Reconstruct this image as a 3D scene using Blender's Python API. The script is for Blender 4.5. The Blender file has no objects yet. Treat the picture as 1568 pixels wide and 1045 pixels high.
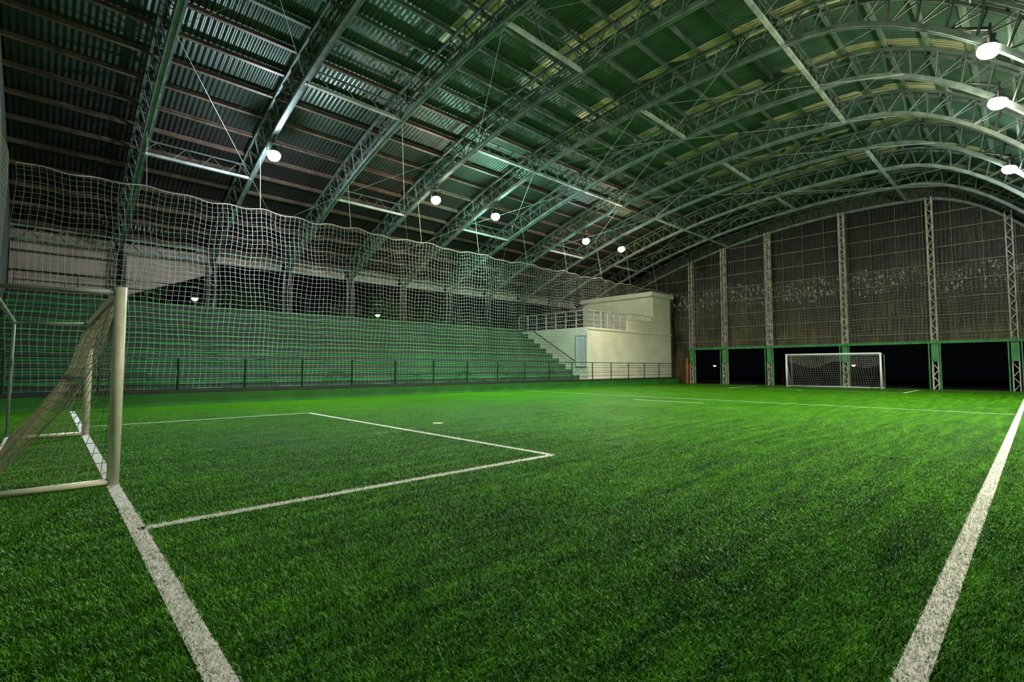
import bpy, math, random
from mathutils import Vector, Matrix
random.seed(7)
sc = bpy.context.scene
try:
    sc.view_settings.view_transform = 'Standard'
    sc.view_settings.look = 'None'
except Exception: pass

# ------------------------------------------------------------------ materials
class NT:
    def __init__(s,name):
        s.m=bpy.data.materials.new(name); s.m.use_nodes=True
        s.n=s.m.node_tree.nodes; s.l=s.m.node_tree.links
        s.b=s.n['Principled BSDF']
        s.out=s.n['Material Output']
    def add(s,t,**k):
        n=s.n.new(t)
        for a,v in k.items(): setattr(n,a,v)
        return n
    def link(s,a,b): s.l.new(a,b)
    def pos(s):
        return s.add('ShaderNodeNewGeometry').outputs['Position']
    def math(s,op,a,b=None,c=None):
        n=s.add('ShaderNodeMath',operation=op)
        for i,x in enumerate((a,b,c)):
            if x is None: continue
            if isinstance(x,(int,float)): n.inputs[i].default_value=x
            else: s.link(x,n.inputs[i])
        return n.outputs[0]
    def noise(s,scale,vec=None,detail=4,rough=0.55,dist=0):
        n=s.add('ShaderNodeTexNoise'); n.inputs['Scale'].default_value=scale
        n.inputs['Detail'].default_value=detail; n.inputs['Roughness'].default_value=rough
        n.inputs['Distortion'].default_value=dist
        s.link(vec if vec is not None else s.pos(),n.inputs['Vector'])
        return n.outputs['Fac']
    def scaled(s,v,sc_):
        n=s.add('ShaderNodeMapping'); n.inputs['Scale'].default_value=sc_
        s.link(v,n.inputs['Vector']); return n.outputs[0]
    def ramp(s,fac,stops):
        n=s.add('ShaderNodeValToRGB'); e=n.color_ramp.elements
        e[0].position,e[0].color=stops[0]; e[1].position,e[1].color=stops[-1]
        for p,c in stops[1:-1]:
            x=e.new(p); x.color=c
        s.link(fac,n.inputs[0]); return n.outputs[0]
    def mix(s,fac,a,b):
        n=s.add('ShaderNodeMix',data_type='RGBA')
        for i,x in ((0,fac),(6,a),(7,b)):
            if isinstance(x,(int,float,tuple)): n.inputs[i].default_value=x
            else: s.link(x,n.inputs[i])
        return n.outputs[2]
    def bump(s,h,strength=0.3,dist=0.02):
        n=s.add('ShaderNodeBump'); n.inputs['Strength'].default_value=strength
        n.inputs['Distance'].default_value=dist
        s.link(h,n.inputs['Height']); s.link(n.outputs[0],s.b.inputs['Normal'])
    def col(s,c):
        if isinstance(c,tuple): s.b.inputs['Base Color'].default_value=c
        else: s.link(c,s.b.inputs['Base Color'])
    def set(s,rough=0.5,metal=0.0,spec=None):
        s.b.inputs['Roughness'].default_value=rough
        s.b.inputs['Metallic'].default_value=metal
        if spec is not None: s.b.inputs['Specular IOR Level'].default_value=spec

def simple(name,c1,c2,scale=3,rough=0.6,metal=0,bumps=0.15,spec=None):
    t=NT(name); f=t.noise(scale,detail=6)
    t.col(t.ramp(f,[(0.3,c1),(0.7,c2)])); t.set(rough,metal,spec)
    t.bump(t.noise(scale*12),bumps,0.01)
    return t.m

def turf_mat(name,blades):
    t=NT(name); p=t.pos()
    big=t.noise(0.22,detail=3)
    streak=t.noise(1.0,t.scaled(p,(0.55,5.0,1)),detail=5)
    fine=t.noise(70 if not blades else 160,detail=3,rough=0.7)
    med=t.noise(6,t.scaled(p,(0.6,1.5,1)),detail=4,rough=0.7)
    a=t.math('MULTIPLY_ADD',fine,0.38,-0.09)
    a=t.math('MULTIPLY_ADD',streak,0.38,a)
    a=t.math('MULTIPLY_ADD',med,0.40,a)
    a=t.math('MULTIPLY_ADD',big,0.15,a)
    if blades:
        c=t.ramp(a,[(0.42,(0.010,0.065,0.002,1)),(0.60,(0.085,0.31,0.004,1)),(0.76,(0.25,0.62,0.014,1))])
    else:
        c=t.ramp(a,[(0.42,(0.005,0.042,0.001,1)),(0.60,(0.040,0.165,0.002,1)),(0.76,(0.10,0.30,0.005,1))])
    if blades:
        sx=t.add('ShaderNodeSeparateXYZ'); t.link(p,sx.inputs[0])
        w=t.math('MULTIPLY_ADD',t.noise(22,detail=4,rough=0.8),0.10,-0.05)
        x=t.math('ADD',sx.outputs[0],w); y=t.math('ADD',sx.outputs[1],w)
        tot=None
        for x0,x1,y0,y1 in NEARLINES:
            m=t.math('MULTIPLY',t.math('GREATER_THAN',x,x0),t.math('LESS_THAN',x,x1))
            m=t.math('MULTIPLY',m,t.math('GREATER_THAN',y,y0))
            m=t.math('MULTIPLY',m,t.math('LESS_THAN',y,y1))
            tot=m if tot is None else t.math('MAXIMUM',tot,m)
        worn=t.math('GREATER_THAN',t.noise(45,detail=3),0.42)
        tot=t.math('MULTIPLY',tot,worn)
        c=t.mix(tot,c,(0.90,0.84,0.80,1))
    else:
        t.bump(fine,0.9,0.03)
    t.col(c); t.set(0.42,0,0.35 if blades else 0.04)
    return t.m

def steel(name,c,rough=0.45,metal=0.3):
    t=NT(name)
    f=t.noise(2.5,detail=6)
    d=tuple(x*0.55 for x in c[:3])+(1,)
    t.col(t.ramp(f,[(0.35,d),(0.6,c)])); t.set(rough,metal)
    return t.m

def emit(name,c,s):
    m=bpy.data.materials.new(name); m.use_nodes=True
    b=m.node_tree.nodes['Principled BSDF']
    b.inputs['Base Color'].default_value=c
    b.inputs['Emission Color'].default_value=c
    b.inputs['Emission Strength'].default_value=s
    return m

def corrugated(name,axis,period,c1,c2,rough,metal,strength=0.6,scale=1.2,dist=0.03,khaki=False):
    t=NT(name); p=t.pos(); sx=t.add('ShaderNodeSeparateXYZ'); t.link(p,sx.inputs[0])
    w=t.math('SINE',t.math('MULTIPLY',sx.outputs[axis],2*math.pi/period))
    f=t.noise(scale,detail=5)
    c=t.ramp(f,[(0.3,c1),(0.7,c2)])
    if khaki:
        # darker towards the stand side; green over the pitch is turf bounce painted in
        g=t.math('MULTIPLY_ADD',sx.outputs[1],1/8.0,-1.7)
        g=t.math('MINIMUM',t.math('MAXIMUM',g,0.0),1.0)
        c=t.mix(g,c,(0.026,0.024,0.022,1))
        fr=t.math('FRACT',t.math('MULTIPLY_ADD',sx.outputs[0],1/3.55,-2.15/3.55+0.10))
        m=t.math('LESS_THAN',fr,0.22)
        m=t.math('MULTIPLY',m,t.math('LESS_THAN',sx.outputs[1],13.0))
        m=t.math('MULTIPLY',m,t.math('GREATER_THAN',sx.outputs[1],0.5))
        m=t.math('MULTIPLY',m,t.math('GREATER_THAN',t.noise(0.5,detail=1),0.42))
        c=t.mix(m,c,(0.62,0.56,0.32,1))
    t.col(c); t.set(rough,metal); t.bump(w,strength,dist)
    return t.m

# ------------------------------------------------------------------ mesh builder
class MB:
    def __init__(s): s.v=[]; s.f=[]; s.m=[]
    def face(s,pts,mi=0):
        i=len(s.v); s.v+= [tuple(p) for p in pts]; s.f.append(tuple(range(i,i+len(pts)))); s.m.append(mi)
    def box(s,x0,x1,y0,y1,z0,z1,mi=0):
        i=len(s.v)
        s.v+=[(x0,y0,z0),(x1,y0,z0),(x1,y1,z0),(x0,y1,z0),(x0,y0,z1),(x1,y0,z1),(x1,y1,z1),(x0,y1,z1)]
        for q in ((0,3,2,1),(4,5,6,7),(0,1,5,4),(1,2,6,5),(2,3,7,6),(3,0,4,7)):
            s.f.append(tuple(i+k for k in q)); s.m.append(mi)
    def beam(s,p,q,w,h,mi=0,ref=None):
        p=Vector(p); q=Vector(q); d=(q-p)
        if d.length<1e-6: return
        d.normalize()
        r=Vector(ref) if ref else Vector((0,0,1))
        if abs(d.dot(r))>0.98: r=Vector((1,0,0))
        a=d.cross(r).normalized(); b=a.cross(d).normalized()
        a*=w/2; b*=h/2; i=len(s.v)
        for o in (p,q):
            for k in (-a-b,a-b,a+b,-a+b): s.v.append(tuple(o+k))
        for k in ((0,3,2,1),(4,5,6,7),(0,1,5,4),(1,2,6,5),(2,3,7,6),(3,0,4,7)):
            s.f.append(tuple(i+j for j in k)); s.m.append(mi)
    def path(s,pts,r,n=3,mi=0,caps=False):
        pts=[Vector(p) for p in pts]; i0=len(s.v); L=len(pts)
        for j,p in enumerate(pts):
            d=(pts[min(j+1,L-1)]-pts[max(j-1,0)])
            if d.length<1e-9: d=Vector((0,0,1))
            d.normalize()
            rf=Vector((0,0,1)) if abs(d.z)<0.9 else Vector((1,0,0))
            a=d.cross(rf).normalized(); b=a.cross(d).normalized()
            for k in range(n):
                t=2*math.pi*k/n
                s.v.append(tuple(p+a*(math.cos(t)*r)+b*(math.sin(t)*r)))
        for j in range(L-1):
            for k in range(n):
                s.f.append((i0+j*n+k,i0+j*n+(k+1)%n,i0+(j+1)*n+(k+1)%n,i0+(j+1)*n+k)); s.m.append(mi)
        if caps:
            s.f.append(tuple(i0+k for k in range(n))[::-1]); s.m.append(mi)
            s.f.append(tuple(i0+(L-1)*n+k for k in range(n))); s.m.append(mi)
    def net(s,P,nu,nv,su,sv,r,mi=0):
        for a in range(nu+1):
            s.path([P(a/nu,b/sv) for b in range(sv+1)],r,3,mi)
        for b in range(nv+1):
            s.path([P(a/su,b/nv) for a in range(su+1)],r,3,mi)
    def lathe(s,prof,c,axis=Vector((0,0,1)),n=24,mi=0):
        axis=Vector(axis).normalized(); rf=Vector((0,1,0)) if abs(axis.y)<0.9 else Vector((1,0,0))
        a=axis.cross(rf).normalized(); b=a.cross(axis).normalized(); c=Vector(c); i0=len(s.v)
        for r,h in prof:
            for k in range(n):
                t=2*math.pi*k/n
                s.v.append(tuple(c+axis*h+a*(r*math.cos(t))+b*(r*math.sin(t))))
        for j in range(len(prof)-1):
            for k in range(n):
                s.f.append((i0+j*n+k,i0+j*n+(k+1)%n,i0+(j+1)*n+(k+1)%n,i0+(j+1)*n+k)); s.m.append(mi)
    def build(s,name,mats,smooth=False,parent=None):
        me=bpy.data.meshes.new(name); me.from_pydata(s.v,[],s.f); 
        for m in mats: me.materials.append(m)
        me.polygons.foreach_set('material_index',s.m)
        if smooth: me.polygons.foreach_set('use_smooth',[True]*len(s.f))
        me.update()
        o=bpy.data.objects.new(name,me); sc.collection.objects.link(o)
        if parent: o.parent=parent
        return o
def empty(name):
    o=bpy.data.objects.new(name,None); sc.collection.objects.link(o); return o

# ------------------------------------------------------------------ layout
GX,FX=0.55,35.6            # goal lines
TY0,TY1=0.40,18.9          # touch lines
XW,XE=-1.3,37.75           # end walls
YR,YB=-1.5,28.0            # right wall / back wall
W=0.105
NEARLINES=[(GX-W/2,GX+W/2,TY0,TY1),(GX,60,TY0-W/2,TY0+W/2),(GX,5.3,4.8-W/2,4.8+W/2),(5.3-W/2,5.3+W/2,4.8,13.8)]
ARCH=[2.15+3.55*k for k in range(10)]+[37.55]
def rz(y):
    z=12.3-0.0115*(y-7)**2
    if y<4.5: z-=0.09*(4.5-y)**2
    return z
def nrm(y):
    s=(rz(y+.01)-rz(y-.01))/.02
    l=math.hypot(1,s); return (-s/l,1/l)
def off(y,d):
    n=nrm(y); return (y-n[0]*d, rz(y)-n[1]*d)
ys=[YR+i*0.05 for i in range(int((YB-YR)/0.05)+1)]
cum=[0]
for a,b in zip(ys,ys[1:]): cum.append(cum[-1]+math.hypot(b-a,rz(b)-rz(a)))
def yat(s):
    for i in range(1,len(cum)):
        if cum[i]>=s:
            t=(s-cum[i-1])/(cum[i]-cum[i-1]); return ys[i-1]+t*0.05
    return ys[-1]
TOT=cum[-1]
def arcpts(n): return [yat(TOT*i/n) for i in range(n+1)]

# ------------------------------------------------------------------ turf
M_turf=turf_mat('turf_ground',False); M_blade=turf_mat('turf_blades',True)
turf=empty('artificial_turf_pitch')
b=MB(); b.face([(XW,YR,0),(XE,YR,0),(XE,19.69,0),(XW,19.69,0)]); b.build('floor_turf',[M_turf],parent=turf)
def patch(name,n,h):
    b=MB(); v=b.v; f=b.f; m=b.m
    for _ in range(n):
        x=random.random()-.5; y=random.random()-.5; a=random.random()*math.pi*2
        hh=h*random.uniform(.5,1.15); w=random.uniform(.0016,.0030)
        dx,dy=math.cos(a)*w,math.sin(a)*w
        l=random.uniform(0.2,1.3)*hh; bx,by=-math.sin(a)*l+random.uniform(-.004,.004),math.cos(a)*l
        i=len(v)
        v+=[(x-dx,y-dy,0),(x+dx,y+dy,0),(x+dx*.8+bx*.35,y+dy*.8+by*.35,hh*.6),(x-dx*.8+bx*.35,y-dy*.8+by*.35,hh*.6),(x+bx,y+by,hh)]
        f+=[(i,i+1,i+2,i+3),(i+3,i+2,i+4)]; m+=[0,0]
    me=bpy.data.meshes.new(name); me.from_pydata(v,[],f); me.materials.append(M_blade); return me
P1=[patch('turf_tuft_a',8500,.024),patch('turf_tuft_b',8500,.024)]
P2=patch('turf_tuft_c',5500,.019); P3=patch('turf_tuft_d',2600,.015); P4=patch('turf_tuft_e',1200,.012)
cy=math.radians(46.8)
for ix in range(-1,18):
    for iy in range(-1,20):
        x,y=ix+.2,iy+.1
        if x<XW+.5 or y<YR+.5 or y>19.1: continue
        F=x*math.cos(cy)+y*math.sin(cy); Lt=x*math.sin(cy)-y*math.cos(cy)
        if F<.6 or abs(Lt)>F*1.08+1.0: continue
        d=math.hypot(x,y)+random.uniform(-1,1)
        if d>17: continue
        me=random.choice(P1) if d<6 else (P2 if d<9.5 else (P3 if d<13 else P4))
        o=bpy.data.objects.new('turf_tufts',me); sc.collection.objects.link(o); o.parent=turf
        o.location=(x,y,0); o.rotation_euler=(0,0,random.randint(0,3)*math.pi/2)

t=NT('line_paint'); wv=t.noise(30,detail=5,rough=.8)
t.col(t.ramp(wv,[(0.36,(0.06,0.20,0.03,1)),(0.46,(0.70,0.68,0.64,1)),(0.8,(0.90,0.88,0.86,1))])); t.set(.8); t.bump(wv,.6,.02)
M_line=t.m
b=MB(); z=0.006
def ln(x0,x1,y0,y1):
    b.face([(x0,y0,z),(x1,y0,z),(x1,y1,z),(x0,y1,z)])
def lx(x0,x1,y,w=W): ln(x0,x1,y-w/2,y+w/2)
def ly(y0,y1,x,w=W): ln(x-w/2,x+w/2,y0,y1)
lx(GX,FX,TY0); ly(TY0,TY1,GX); ly(TY0,TY1,FX)
lx(GX,5.3,4.8); lx(GX,5.3,13.8,.07); ly(4.8,13.8,5.3,.09)
lx(FX-4.8,FX,4.6); lx(FX-4.8,FX,13.2); ly(4.6,13.2,FX-4.8,.05)
ly(TY0,TY1,18.8,.045); ly(8.1,10.9,16.8,.06)
pts=[(6.45+.12*math.cos(a*math.pi/8),9.3+.12*math.sin(a*math.pi/8),z) for a in range(16)]; b.face(pts)
pts=[(FX-5.9+.12*math.cos(a*math.pi/8),8.9+.12*math.sin(a*math.pi/8),z) for a in range(16)]; b.face(pts)
b.build('pitch_line_markings',[M_line])

# ------------------------------------------------------------------ ground outside, walkway
M_conc=simple('concrete',(.05,.06,.05,1),(.11,.12,.10,1),2,.85)
M_asph=simple('asphalt',(.006,.006,.006,1),(.015,.015,.013,1),2,.9)
b=MB(); b.face([(-30,-20,-.06),(75,-20,-.06),(75,60,-.06),(-30,60,-.06)]); b.build('ground_outside',[M_asph])

# ------------------------------------------------------------------ kerb wall + walkway
M_kerb=simple('green_paint_kerb',(.018,.13,.014,1),(.035,.21,.026,1),1.5,.6)
M_dark=simple('dark_coping',(.012,.010,.010,1),(.03,.025,.025,1),3,.6)
b=MB()
b.box(XW+.02,XE-.9,19.7,19.9,0,.42,0); b.box(XW+.02,XE-.9,19.66,19.94,.42,.50,1)
b.box(XW+.02,25.8,19.9,20.95,0,.40,2); b.box(25.8,XE-.9,19.9,20.25,0,.40,2)
b.build('green_kerb_wall',[M_kerb,M_dark,M_conc])

# ------------------------------------------------------------------ bleachers
t=NT('green_bleacher_paint'); f=t.noise(.8,detail=6); sx=t.scaled(t.pos(),(.4,6,6))
f2=t.noise(1.5,sx,detail=5)
c=t.ramp(t.math('ADD',t.math('MULTIPLY',f,.5),t.math('MULTIPLY',f2,.5)),[(.3,(.010,.12,.020,1)),(.5,(.018,.21,.038,1)),(.7,(.035,.29,.06,1))])
t.col(c); t.set(.42,0,.3); t.bump(t.noise(18),.15,.01); M_bl=t.m
M_bledge=simple('bleacher_nosing',(.004,.035,.010,1),(.010,.065,.02,1),3,.6)
b=MB(); NR=10; y0=21.0; zb=.40; rise=.37; dep=.60
XB=25.9
for i in range(NR):
    ya=y0+i*dep; zt=zb+(i+1)*rise
    yend=y0+NR*dep
    b.box(XW+.03,XB-.02,ya,yend,zt-rise,zt,0)
    b.box(XW+.03,XB-.03,ya-.035,ya+.05,zt-.055,zt+.004,0)
    b.box(XW+.03,XB-.03,ya-.006,ya,zt-rise,zt-.057,1)
ZT=zb+NR*rise
b.box(XW+.03,XB-.02,y0+NR*dep,27.35,0,ZT,0)
b.build('bleachers',[M_bl,M_bledge])

M_rail=steel('dark_green_steel',(.012,.04,.02,1),.4,.4)
b=MB()
zb0,zt0=.50,1.58
x=XW+.4
for zz,r in ((zt0,.026),(1.25,.014),(.95,.014),(.70,.014)):
    b.path([(XW+.4,19.8,zz),(XE-1.0,19.8,zz)],r,6)
while x<XE-1.0:
    b.path([(x,19.8,zb0-.0),(x,19.8,zt0)],.035,6,caps=True); x+=2.05
b.build('bleacher_guard_railing',[M_rail])

# ------------------------------------------------------------------ cream building
t=NT('cream_plaster'); f=t.noise(.9,detail=6)
t.col(t.ramp(f,[(.3,(.62,.62,.47,1)),(.7,(.78,.77,.61,1))])); t.set(.8); t.bump(t.noise(40),.15,.01); M_cream=t.m
M_roofc=simple('painted_slab',(.68,.66,.52,1),(.82,.80,.64,1),2,.7)
M_frame=steel('aluminium_frame',(.35,.36,.34,1),.4,.6)
bld=empty('cream_clubhouse_building')
b=MB(); BX0,BX1,BY0,BY1=XB,36.7,20.3,27.3; ZF=3.95
b.box(BX0,BX1,BY0,BY1,0,ZF-.12,0)
b.box(BX0-.00,BX1+.04,BY0-.04,BY1,ZF-.12,ZF,1)
UX=34.1
b.box(UX,BX1,BY0+.02,BY1-.1,ZF,6.80,0)
b.box(UX-.35,BX1+.35,BY0-.12,BY1,6.80,7.08,1)
b.box(UX-.30,BX1+.30,BY0-.08,BY1-.05,7.08,7.14,1)
b.box(BX0+.05,BX1-.02,BY0-.03,BY0,0.40,.62,1)
b.box(30.6,UX,BY0,BY0+.14,ZF,4.75,0)
b.box(30.55,UX,BY0-.03,BY0+.17,4.75,4.83,1)
b.box(UX-.05,UX+.0,25.0,25.9,ZF,6.0,2); b.box(UX-.06,UX,25.06,25.84,ZF+.02,5.94,1)
b.build('building_shell',[M_cream,M_roofc,M_frame],parent=bld)

M_wrail=steel('light_painted_steel',(.50,.51,.46,1),.4,.2)
b=MB()
def rail(p,q,z0,h,n,nb=3,r=.022):
    p=Vector(p);q=Vector(q)
    for k in range(n+1):
        a=p.lerp(q,k/n); b.path([(a.x,a.y,z0),(a.x,a.y,z0+h)],r,6,caps=True)
    for k in range(nb+1):
        zz=z0+h*(1-k/(nb+.7)); b.path([(p.x,p.y,zz),(q.x,q.y,zz)],r*.8 if k else r*1.1,6)
rail((BX0+.1,BY0+.1,0),(30.5,BY0+.1,0),ZF,1.15,6,3,.032)
rail((30.6,BY0+.07,0),(UX-.05,BY0+.07,0),4.83,.35,4,0)
rail((BX0+.1,BY0+.1,0),(BX0+.1,26.9,0),ZF,1.15,7,3,.032)
b.build('terrace_railing',[M_wrail],parent=bld)
b=MB()
pts=[(BX0-.10,y0+.4,1.75),(BX0-.10,y0+NR*dep-.2,ZT+.75)]
b.path(pts,.035,8,caps=True)
for k in range(5):
    a=Vector(pts[0]).lerp(Vector(pts[1]),k/4); b.path([tuple(a),(BX0+.0,a.y,a.z-.06)],.012,6)
b.build('stair_handrail',[M_rail],parent=bld)
M_board=simple('white_board',(.62,.66,.64,1),(.72,.76,.74,1),3,.4)
M_ink=simple('grey_print',(.2,.22,.22,1),(.35,.38,.38,1),10,.6)
b=MB(); b.box(BX0-.07,BX0-.03,20.45,20.92,1.35,3.35,0)
b.box(BX0-.07,BX0-.03,20.92,21.25,1.35,3.35,0)
for k in range(22):
    z1=3.2-k*.082; b.box(BX0-.074,BX0-.07,20.53,20.53+random.uniform(.35,.64),z1-.03,z1,1)
for e in ((20.42,20.46),(21.24,21.28)): b.box(BX0-.085,BX0-.005,e[0],e[1],1.32,3.38,2)
b.box(BX0-.085,BX0-.005,20.42,21.28,3.35,3.39,2); b.box(BX0-.085,BX0-.005,20.42,21.28,1.31,1.35,2)
b.build('notice_board',[M_board,M_ink,M_frame])

# ------------------------------------------------------------------ roof
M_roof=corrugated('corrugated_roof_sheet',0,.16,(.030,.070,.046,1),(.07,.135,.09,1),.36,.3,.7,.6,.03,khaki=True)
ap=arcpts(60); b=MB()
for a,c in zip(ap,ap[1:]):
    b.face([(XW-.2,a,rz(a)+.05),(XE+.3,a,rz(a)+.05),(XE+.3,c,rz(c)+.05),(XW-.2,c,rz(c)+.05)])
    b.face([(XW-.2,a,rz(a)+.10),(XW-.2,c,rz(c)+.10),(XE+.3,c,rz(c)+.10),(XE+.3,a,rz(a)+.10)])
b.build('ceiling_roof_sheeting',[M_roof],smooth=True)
M_pur=steel('rusty_purlin',(.150,.105,.072,1),.5,.1); M_pur2=steel('grey_purlin',(.09,.14,.09,1),.5,.1)
b=MB(); npur=27
for a in arcpts(npur):
    p=off(a,.06); q=off(a,.14); n=nrm(a)
    mi=0 if a>15 else 1
    b.beam((XW,p[0],p[1]-.0),(XE,p[0],p[1]),.03,.16,mi,ref=(0,n[0],n[1]))
    b.beam((XW,q[0],q[1]),(XE,q[0],q[1]),.09,.02,mi,ref=(0,n[0],n[1]))
b.build('roof_purlins',[M_pur,M_pur2])
M_tr=steel('galvanised_truss',(.19,.25,.21,1),.5,.1); M_trd=steel('truss_web',(.10,.14,.11,1),.55,.1)
M_tie=steel('pale_tie_steel',(.42,.46,.42,1),.5,.1)
NP=40; ty=arcpts(NP); DL=.95
for X in ARCH:
    b=MB(); w=.24
    lo=[off(a,DL) for a in ty]; hi=[off(a,.20) for a in ty]
    for j in range(NP):
        y1,y2=ty[j],ty[j+1]; n=nrm((y1+y2)/2); rf=(0,n[0],n[1])
        b.beam((X,*lo[j]),(X,*lo[j+1]),.18,.06,0,ref=rf)
        b.beam((X-.075,*lo[j]),(X-.075,*lo[j+1]),.02,.13,0,ref=rf); b.beam((X+.075,*lo[j]),(X+.075,*lo[j+1]),.02,.13,0,ref=rf)
        for sgn in (-1,1):
            b.beam((X+sgn*w,*hi[j]),(X+sgn*w,*hi[j+1]),.08,.08,1,ref=rf)
            m=((hi[j][0]+hi[j+1][0])/2,(hi[j][1]+hi[j+1][1])/2)
            b.beam((X,*lo[j]),(X+sgn*w,*m),.035,.035,1); b.beam((X+sgn*w,*m),(X,*lo[j+1]),.035,.035,1)
        b.beam((X-w,*hi[j]),(X+w,*hi[j+1 if j%2 else j]),.035,.035,1)
    b.build('roof_arch_truss',[M_tr,M_trd])
b=MB()
def tie(y,x0,x1):
    p=off(y,DL+.0); b.beam((x0,*p),(x1,*p),.12,.10,0)
    q=off(y,.35)
    n=4
    for k in range(n):
        xa=x0+(x1-x0)*k/n; xb=x0+(x1-x0)*(k+.5)/n; xc=x0+(x1-x0)*(k+1)/n
        b.beam((xa,*p),(xb,*q),.025,.025,1); b.beam((xb,*q),(xc,*p),.025,.025,1)
    b.beam((x0,*q),(x1,*q),.05,.05,1)
for k in range(10):
    for j,y in enumerate((5.0,10.2,16.0,21.8)):
        if (k+j)%2==1 or k in (4,8): tie(y,ARCH[k],ARCH[k+1])
b.build('roof_tie_beams',[M_tie,M_trd])
b=MB()
for k in range(10):
    for (ya,yb) in ((2,10.2),(10.2,16),(16,21.8),(21.8,27)):
        pa,pb=off(ya,DL-.1),off(yb,DL-.1)
        if (k+int(ya))%2==0:
            b.path([(ARCH[k],*pa),(ARCH[k+1],*pb)],.009,4); b.path([(ARCH[k],*pb),(ARCH[k+1],*pa)],.009,4)
for X0,Xx1 in ((ARCH[3],ARCH[6]),(ARCH[5],ARCH[9])):
    pa,pb=off(3,DL+.1),off(17,DL+.1); b.path([(X0,*pa),(Xx1,*pb)],.01,4); b.path([(X0,*pb),(Xx1,*pa)],.01,4)
b.build('roof_bracing_cables',[M_tie])

# ------------------------------------------------------------------ walls
M_wallc=corrugated('corrugated_wall_sheet',1,.18,(.10,.11,.10,1),(.17,.18,.16,1),.5,.3)
b=MB()
def endwall(x,zlo,mi=0,y0_=YR,y1_=YB):
    yy=[a for a in ap if y0_<=a<=y1_]
    for a,c in zip(yy,yy[1:]): b.face([(x,a,zlo),(x,c,zlo),(x,c,rz(c)+.02),(x,a,rz(a)+.02)],mi)
endwall(XW,0); endwall(XW-.05,0)
b.build('wall_near_end',[M_wallc])
M_wallx=corrugated('corrugated_side_sheet',0,.18,(.10,.11,.10,1),(.17,.18,.16,1),.5,.3)
b=MB(); b.box(XW-.05,XE+.1,YR-.06,YR-.0,0,rz(YR)+.02); b.build('wall_right',[M_wallx])

t=NT('brown_translucent_film'); p=t.pos(); sx=t.add('ShaderNodeSeparateXYZ'); t.link(p,sx.inputs[0])
st=t.noise(1.0,t.scaled(p,(1,9,.5)),detail=4)
big=t.noise(.5,detail=3)
f=t.math('ADD',t.math('MULTIPLY',st,.6),t.math('MULTIPLY',big,.4))
lowpale=t.math('MULTIPLY_ADD',sx.outputs[2],-.024,.16)
f=t.math('ADD',f,lowpale)
c=t.ramp(f,[(.34,(.008,.008,.006,1)),(.54,(.030,.026,.014,1)),(.74,(.14,.11,.05,1))])
# light through gaps in the sheet, painted as a broken pale band
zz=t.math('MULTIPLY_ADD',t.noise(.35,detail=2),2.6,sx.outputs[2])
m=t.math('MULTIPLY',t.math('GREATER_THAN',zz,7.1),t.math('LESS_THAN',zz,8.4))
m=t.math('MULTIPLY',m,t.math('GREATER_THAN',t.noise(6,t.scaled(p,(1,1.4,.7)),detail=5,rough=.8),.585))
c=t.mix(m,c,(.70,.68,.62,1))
t.col(c); t.set(.45,.0,.3)
rib=t.math('SINE',t.math('MULTIPLY',sx.outputs[1],2*math.pi/.2))
t.bump(t.math('ADD',t.math('MULTIPLY',t.noise(2.2,t.scaled(p,(1,1.6,.7)),detail=5),.9),t.math('MULTIPLY',rib,.15)),.5,.10); M_film=t.m
M_fab=simple('grey_fabric',(.03,.03,.022,1),(.09,.085,.065,1),2.5,.8,0,.8)
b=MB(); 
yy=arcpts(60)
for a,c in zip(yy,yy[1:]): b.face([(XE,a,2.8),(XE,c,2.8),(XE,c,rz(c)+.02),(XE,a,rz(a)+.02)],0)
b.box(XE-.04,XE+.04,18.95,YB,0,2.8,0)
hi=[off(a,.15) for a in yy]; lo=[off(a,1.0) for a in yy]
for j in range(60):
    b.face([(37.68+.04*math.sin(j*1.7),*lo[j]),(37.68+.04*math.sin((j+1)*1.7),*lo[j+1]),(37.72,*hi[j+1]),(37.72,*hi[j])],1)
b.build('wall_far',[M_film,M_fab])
M_girt=steel('dim_girt_steel',(.22,.20,.14,1),.5,.1)
b=MB()
for z1 in [3.3,4.3,5.3,6.3,7.3,8.3,9.3,10.3,11.3]:
    ya=YR+.3
    while rz(ya)-1.1<z1 and ya<7: ya+=.1
    yb=YB-.3
    while rz(yb)-1.1<z1 and yb>7: yb-=.1
    if yb-ya>1: b.beam((XE-.07,ya,z1),(XE-.07,yb,z1),.05,.05,0)
y=YR+.8
while y<YB:
    zt=rz(y)-1.1
    if zt>3.5: b.beam((XE-.10,y,2.9),(XE-.10,y,zt),.025,.025,0)
    y+=1.28
b.build('far_wall_girts',[M_girt])

M_col=steel('cream_steel_column',(.62,.58,.47,1),.5,.0); M_grn=simple('green_frame_paint',(.02,.16,.035,1),(.05,.30,.07,1),3,.5)
CY=[18.8,16.2,13.0,8.45,4.05,.80]
for y in CY:
    b=MB(); x0_,x1_=XE-.55,XE-.2; zt=rz(y)-.95; hw=.13
    for xx in (x0_,x1_):
        for yy_ in (y-hw,y+hw): b.beam((xx,yy_,0),(xx,yy_,zt),.05,.05,0)
    z1=0; k=0
    while z1<zt-.3:
        s_=1 if k%2 else -1
        for xx in (x0_,x1_): b.beam((xx,y-s_*hw,z1),(xx,y+s_*hw,min(z1+.38,zt)),.03,.03,0)
        for yy_ in (y-hw,y+hw): b.beam((x0_ if s_>0 else x1_,yy_,z1),(x1_ if s_>0 else x0_,yy_,min(z1+.38,zt)),.03,.03,0)
        z1+=.38;k+=1
    b.box(XE-.60,XE-.57,y-.14,y+.14,1.6,2.62,1)
    b.build('lattice_column',[M_col,M_grn])
b=MB(); b.box(XE-.68,XE-.62,YR+.3,19.0,2.64,2.80,0); 
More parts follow.
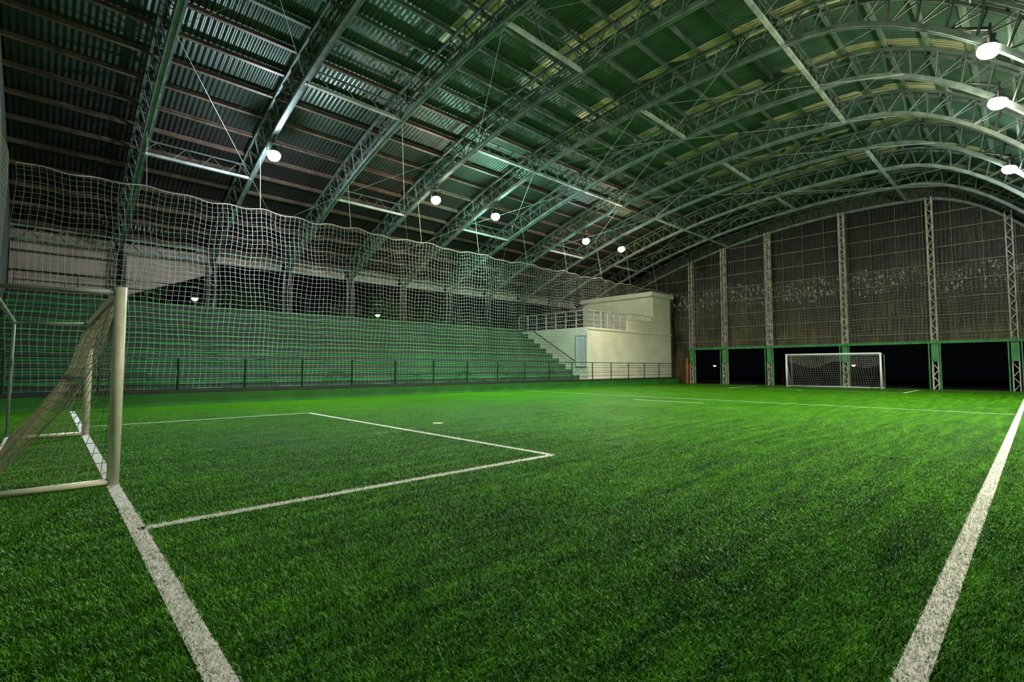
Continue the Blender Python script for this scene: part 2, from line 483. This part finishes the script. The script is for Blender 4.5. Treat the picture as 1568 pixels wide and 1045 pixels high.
for ya,yb in zip([YR+.1]+CY[::-1],CY[::-1]+[19.0]):
    if yb-ya<.8: continue
    b.box(XE-.68,XE-.62,ya+.22,ya+.28,0,2.64,0); b.box(XE-.68,XE-.62,yb-.28,yb-.22,0,2.64,0)
b.build('green_gate_frames',[M_grn])
M_or=simple('orange_paint',(.35,.10,.02,1),(.5,.16,.04,1),3,.5)
b=MB(); b.box(XE-.45,XE-.35,19.15,19.32,0,1.9,0); b.box(XE-.5,XE-.3,19.1,19.37,1.9,2.0,0); b.box(XE-.47,XE-.45,19.12,19.35,1.1,1.7,0)
b.build('orange_fire_hose_post',[M_or])

M_light=corrugated('light_corrugated_panel',0,.22,(.30,.23,.185,1),(.48,.39,.33,1),.5,.0,.8,1.0,.05)
M_dcol=steel('dark_column',(.05,.045,.04,1),.5,.2)
b=MB()
def panel(x0,x1,za0,za1,zb):
    n=int((x1-x0)/.055); 
    for k in range(n):
        xa=x0+(x1-x0)*k/n; xb=x0+(x1-x0)*(k+1)/n
        oa=.03*math.sin(xa*2*math.pi/.22); ob=.03*math.sin(xb*2*math.pi/.22)
        la=za0+(za1-za0)*k/n; lb=za0+(za1-za0)*(k+1)/n
        b.face([(xa,YB+oa,la),(xb,YB+ob,lb),(xb,YB+ob,zb),(xa,YB+oa,zb)],0)
panel(XW,2.0,ZT+.3,ZT+.3,6.9); panel(2.3,5.8,ZT+.35,5.9,6.9)
for k in range(1,9): panel(ARCH[k]+.15,ARCH[k+1]-.15,6.45,6.45,6.95)
b.box(XW,2.0,YB+.05,YB+.1,ZT-.2,ZT+.3,1)
b.box(XW,XB,YB+.11,YB+.2,0,ZT-.1,1)
for zz in (5.2,6.0): b.beam((XW,YB-.08,zz),(2.1,YB-.08,zz),.05,.06,1)
b.build('wall_back_upper_panels',[M_light,M_dcol])
b=MB(); YG=YB-.35
b.beam((XW,YG,6.95),(XE-.5,YG,6.95),.08,.08,0); b.beam((XW,YG,6.45),(XE-.5,YG,6.45),.08,.08,0)
x=XW; k=0
while x<XE-1:
    za,zb_=(6.45,6.95) if k%2 else (6.95,6.45)
    b.beam((x,YG,za),(x+.4,YG,zb_),.035,.035,0); x+=.4;k+=1
b.build('eaves_lattice_girder',[M_tr])
for X in ARCH[:9]:
    b=MB()
    base=0; yc=YG-.1
    for dx in (-.16,.16):
        b.beam((X+dx,yc,base),(X+dx,yc,6.38),.07,.14,0)
    z1=base
    while z1<5.9:
        b.beam((X-.16,yc,z1),(X+.16,yc,z1+.3),.03,.03,0); b.beam((X+.16,yc,z1+.3),(X-.16,yc,z1+.55),.03,.03,0); z1+=.55
    b.build('steel_column',[M_dcol])
b=MB(); rail((XW+.2,27.28,0),(XB-2.4,27.28,0),ZT+.005,1.0,13,2,.02); b.build('bleacher_top_railing',[M_rail])
for X in ARCH[:10]:
    b=MB(); zt=rz(YR)-.5
    for dx in (-.16,.16): b.beam((X+dx,YR+.15,0),(X+dx,YR+.15,zt),.08,.12,0)
    z1=0
    while z1<zt-.6: 
        b.beam((X-.16,YR+.15,z1),(X+.16,YR+.15,z1+.3),.03,.03,0); b.beam((X+.16,YR+.15,z1+.3),(X-.16,YR+.15,z1+.6),.03,.03,0); z1+=.6
    b.build('side_steel_column',[M_tr])

# ------------------------------------------------------------------ nets
M_net=simple('white_net_cord',(.50,.48,.40,1),(.68,.66,.58,1),5,.8)
M_netd=simple('old_net_cord',(.16,.15,.10,1),(.30,.28,.20,1),5,.8)
M_khaki=simple('khaki_goal_net',(.24,.23,.15,1),(.38,.36,.25,1),5,.85)
b=MB(); X0,X1=XW+.4,36.4
def P(u,v):
    x=X0+(X1-X0)*u; per=3.55
    ph=((x-2.15)/per)%1.0
    top=7.25-.10*math.sin(math.pi*ph)**2-0.04*math.sin(x*5.1)
    z_=.55+(top-.55)*v
    y=19.98+.06*math.sin(x*1.9+z_*.6)+.03*math.sin(x*4.7+1.3*z_)+.02*math.sin(z_*3+x)
    return (x+.04*math.sin(z_*2.3+x*1.2),y,z_)
b.net(P,int((X1-X0)/.17),40,190,16,.0034)
b.path([P(i/190,1) for i in range(191)],.014,4)
for X in ARCH[:10]: 
    p_=P((X-X0)/(X1-X0),1); q_=off(20.3,DL); b.path([p_,(X,20.3,q_[1])],.006,4)
b.build('side_safety_net',[M_net])
b=MB()
def P2_(u,v):
    y=YR+.5+(19.2-YR-.5)*u
    top=7.0+.15*math.sin(y*1.3)+.1*math.sin(y*3.7)
    z_=2.85+(top-2.85)*v
    return (36.85+.10*math.sin(y*1.7+z_)+.06*math.sin(y*5+z_*2),y+.05*math.sin(z_*3+y),z_)
b.net(P2_,110,23,110,16,.006)
b.build('end_safety_net',[M_netd])
b=MB()
def P3_(u,v):
    y=.0+19.5*u; z_=.05+(7.2-.05)*v
    return (XW+.25+.04*math.sin(y*2+z_),y,z_)
b.net(P3_,110,42,60,12,.004)
b.build('near_end_safety_net',[M_net])

# ------------------------------------------------------------------ goals
t=NT('cream_post_paint'); f=t.noise(6,detail=6)
t.col(t.ramp(f,[(.3,(.66,.63,.48,1)),(.6,(.82,.79,.66,1))])); t.set(.4); t.bump(t.noise(60),.15,.005); M_post=t.m
M_fr=steel('grey_green_tube',(.30,.36,.30,1),.5,.1)
M_postw=simple('white_post_paint',(.80,.80,.78,1),(.9,.9,.86,1),4,.4)
def goal(gx,ya,yb,s,H,postm,netm,cell,r):
    b=MB(); pr=.055; D=1.02
    for y in (ya,yb):
        b.path([(gx,y,0),(gx,y,H+pr*.8)],pr,16,0,caps=True)
        b.path([(gx,y,H-.02),(gx-s*D*.98,y,H-.04)],.024,10,1,caps=True)
        b.path([(gx,y,.04),(gx-s*D,y,.04)],.035,10,0,caps=True)
        b.path([(gx-s*D*.98,y,H-.04),(gx-s*(D),y,.04)],.022,10,1,caps=True)
    b.path([(gx,ya,H),(gx,yb,H)],pr*.95,16,0,caps=True)
    b.path([(gx-s*D*.98,ya,H-.04),(gx-s*D*.98,yb,H-.04)],.028,10,1,caps=True)
    b.path([(gx-s*D,ya,.04),(gx-s*D,yb,.04)],.03,10,0,caps=True)
    nw=int((yb-ya)/cell)
    def dep_(v,u=0): return D*(v-.16*math.sin(math.pi*v)*(1+.35*math.sin(u*15+1)))
    def back(u,v):
        y=ya+(yb-ya)*u
        return (gx-s*dep_(v,u), y+.03*math.sin(v*9+u*20), (H-.04)*(1-v)+.03)
    b.net(back,nw,int(H*1.15/cell),48,16,r,2)
    def flap(u,v):
        y=ya+(yb-ya)*u; vv=v*(.30+.10*math.sin(u*11))
        return (gx-s*(dep_(vv,u)+.05*math.sin(math.pi*v)+.01), y+.04, (H-.04)*(1-vv)+.02)
    b.net(flap,nw,7,48,8,r,2)
    for y,d in ((ya,1),(yb,-1)):
        def side(u,v):
            return (gx-s*dep_(v)*u, y+d*.05*math.sin(math.pi*u)*math.sin(math.pi*v), (H-.04)*(1-v)+.03)
        b.net(side,int(D/cell),int(H/cell),8,14,r,2)
    b.build('soccer_goal',[postm,M_fr,netm],smooth=True)
goal(GX,6.80,12.1,1,2.08,M_post,M_khaki,.105,.0036)
goal(FX,6.33,11.4,-1,2.10,M_postw,M_net,.13,.003)

# ------------------------------------------------------------------ floodlights
M_house=steel('floodlight_housing',(.10,.10,.10,1),.4,.6)
LS=[(5.72,18.75,9.0,(.74,.83,1.0),2.4),(12.75,18.7,9.0,(1.0,.83,.72),.9),(16.4,18.7,9.0,(.48,1.0,.80),2.4),(23.65,18.6,9.0,(.78,.88,1.0),.8),(26.95,18.3,9.0,(1.0,.80,.50),1.0),
    (9.3,.55,9.0,(1.0,.97,.70),1.5),
    (16.4,.52,9.0,(.97,.95,.78),1.8),(19.9,.50,9.0,(1.0,.92,.72),1.9),(26.95,.46,9.0,(.86,.95,.92),2.4)]
for (x,y,z_,c,e) in LS:
    b=MB(); ty_=-1 if y>10 else 1
    ax=Vector((-.10,ty_*.25,-1)).normalized(); c0=Vector((x,y,z_)); K=.84
    sk=lambda pr: [(a*K,h*K) for a,h in pr]
    b.lathe(sk([(.0,-.44),(.07,-.44),(.09,-.40),(.09,-.26),(.13,-.22),(.20,-.14),(.25,-.05),(.255,-.04),(.245,-.05),(.19,-.12)]),c0,ax,28,0)
    b.lathe(sk([(.243,-.045),(.262,.02),(.262,.07),(.24,.14),(.19,.20),(.12,.24),(.0,.26)]),c0,ax,28,1)
    yc=y if y>10 else y+.45
    ch=off(yc+.15,DL); top_=Vector((x,ch[0],ch[1]-.03))
    pv=c0-ax*.2
    for sx_ in (-1,1):
        b.beam((x+sx_*.26,pv.y,pv.z+.30),(x+sx_*.24,c0.y,c0.z+.02),.04,.012,0)
    b.beam((x-.27,pv.y,pv.z+.30),(x+.27,pv.y,pv.z+.30),.05,.03,0)
    b.beam((x,pv.y,pv.z+.30),tuple(top_),.06,.06,0)
    M_l=emit('lamp_lens',(c[0],c[1],c[2],1),140)
    o=b.build('floodlight',[M_house,M_l],smooth=True)
    for ty2,en in (('POINT',290),('SPOT',2200)):
        ld=bpy.data.lights.new('flood_beam',ty2); ld.energy=en*e; ld.color=c; ld.shadow_soft_size=.12
        lo_=bpy.data.objects.new('flood_beam',ld); sc.collection.objects.link(lo_); lo_.location=c0+ax*.40; lo_.parent=o
        if ty2=='SPOT':
            ld.spot_size=math.radians(140); ld.spot_blend=1.0
            lo_.rotation_euler=Vector((0,ty_*.40,-1)).to_track_quat('-Z','Y').to_euler()

# ------------------------------------------------------------------ outside: trees + street lamps
M_bark=simple('bark',(.05,.04,.03,1),(.10,.08,.06,1),6,.9); M_leaf=simple('leaves',(.03,.10,.02,1),(.10,.24,.06,1),3,.7)
def tree(x,y,h,seed):
    R=random.Random(seed); b=MB()
    b.path([(x,y,-.06),(x+.1,y,h*.25),(x-.05,y+.1,h*.5),(x,y,h*.75)],.16,8,0)
    for k in range(8):
        a=R.uniform(0,6.28); zz=h*R.uniform(.25,.6)
        e=(x+math.cos(a)*h*.25,y+math.sin(a)*h*.25,zz+h*.2)
        b.path([(x,y,zz),((x+e[0])/2,(y+e[1])/2,zz+h*.14),e],.05,5,0)
        for q in range(260):
            c=Vector(e)+Vector((R.gauss(0,1),R.gauss(0,1),R.gauss(0,.8)))*h*.09
            d=Vector((R.uniform(-1,1),R.uniform(-1,1),R.uniform(-1,1))).normalized()*.13
            d2=d.cross(Vector((R.uniform(-1,1),R.uniform(-1,1),R.uniform(-1,1)))).normalized()*.07
            b.face([c-d,c+d2,c+d,c-d2],1)
    b.build('tree',[M_bark,M_leaf])
for i,(x,y,h) in enumerate([(2,35,8),(10,36,8),(17,35,8),(24,36,8.5),(31,36,8),(45,5.2,6),(46,15,6.5),(47,-1,6.5)]): tree(x,y,h,i)
def street_lamp(x,y,h,c,e):
    b=MB(); b.path([(x,y,-.06),(x,y,h)],.05,8,0); b.lathe([(0,.16),(.12,.14),(.18,.05),(.17,0)],(x,y,h),Vector((0,0,1)),16,0)
    b.lathe([(.16,0),(.13,-.09),(.06,-.13),(0,-.14)],(x,y,h),Vector((0,0,1)),16,1)
    o=b.build('street_lamp',[M_house,emit('street_lamp_globe',c,3)],smooth=True)
    ld=bpy.data.lights.new('street_light','POINT'); ld.energy=e; ld.color=c[:3]; ld.shadow_soft_size=.1
    lo_=bpy.data.objects.new('street_light',ld); sc.collection.objects.link(lo_); lo_.location=(x,y,h-.3); lo_.parent=o
street_lamp(52,23.7,1.5,(1,.6,.35,1),15)
street_lamp(52,11.2,1.5,(1,.6,.35,1),15)
street_lamp(5.5,30.2,4.9,(.6,1,.6,1),260)
street_lamp(16,30.2,4.8,(.7,1,.7,1),260)  # added lamp, put in to light the trees behind the bleachers

# ------------------------------------------------------------------ world + camera
w=bpy.data.worlds.new('night'); sc.world=w; w.use_nodes=True
bg=w.node_tree.nodes['Background']; bg.inputs[0].default_value=(.35,.45,.6,1); bg.inputs[1].default_value=.003
cam=bpy.data.cameras.new('camera'); co=bpy.data.objects.new('camera',cam); sc.collection.objects.link(co)
cam.sensor_width=36; cam.lens=756/1568*36; cam.clip_start=.05; cam.clip_end=300
co.location=(0,0,1.25)
co.rotation_euler=(math.radians(90+3.1),0,math.radians(46.8-90))
sc.camera=co
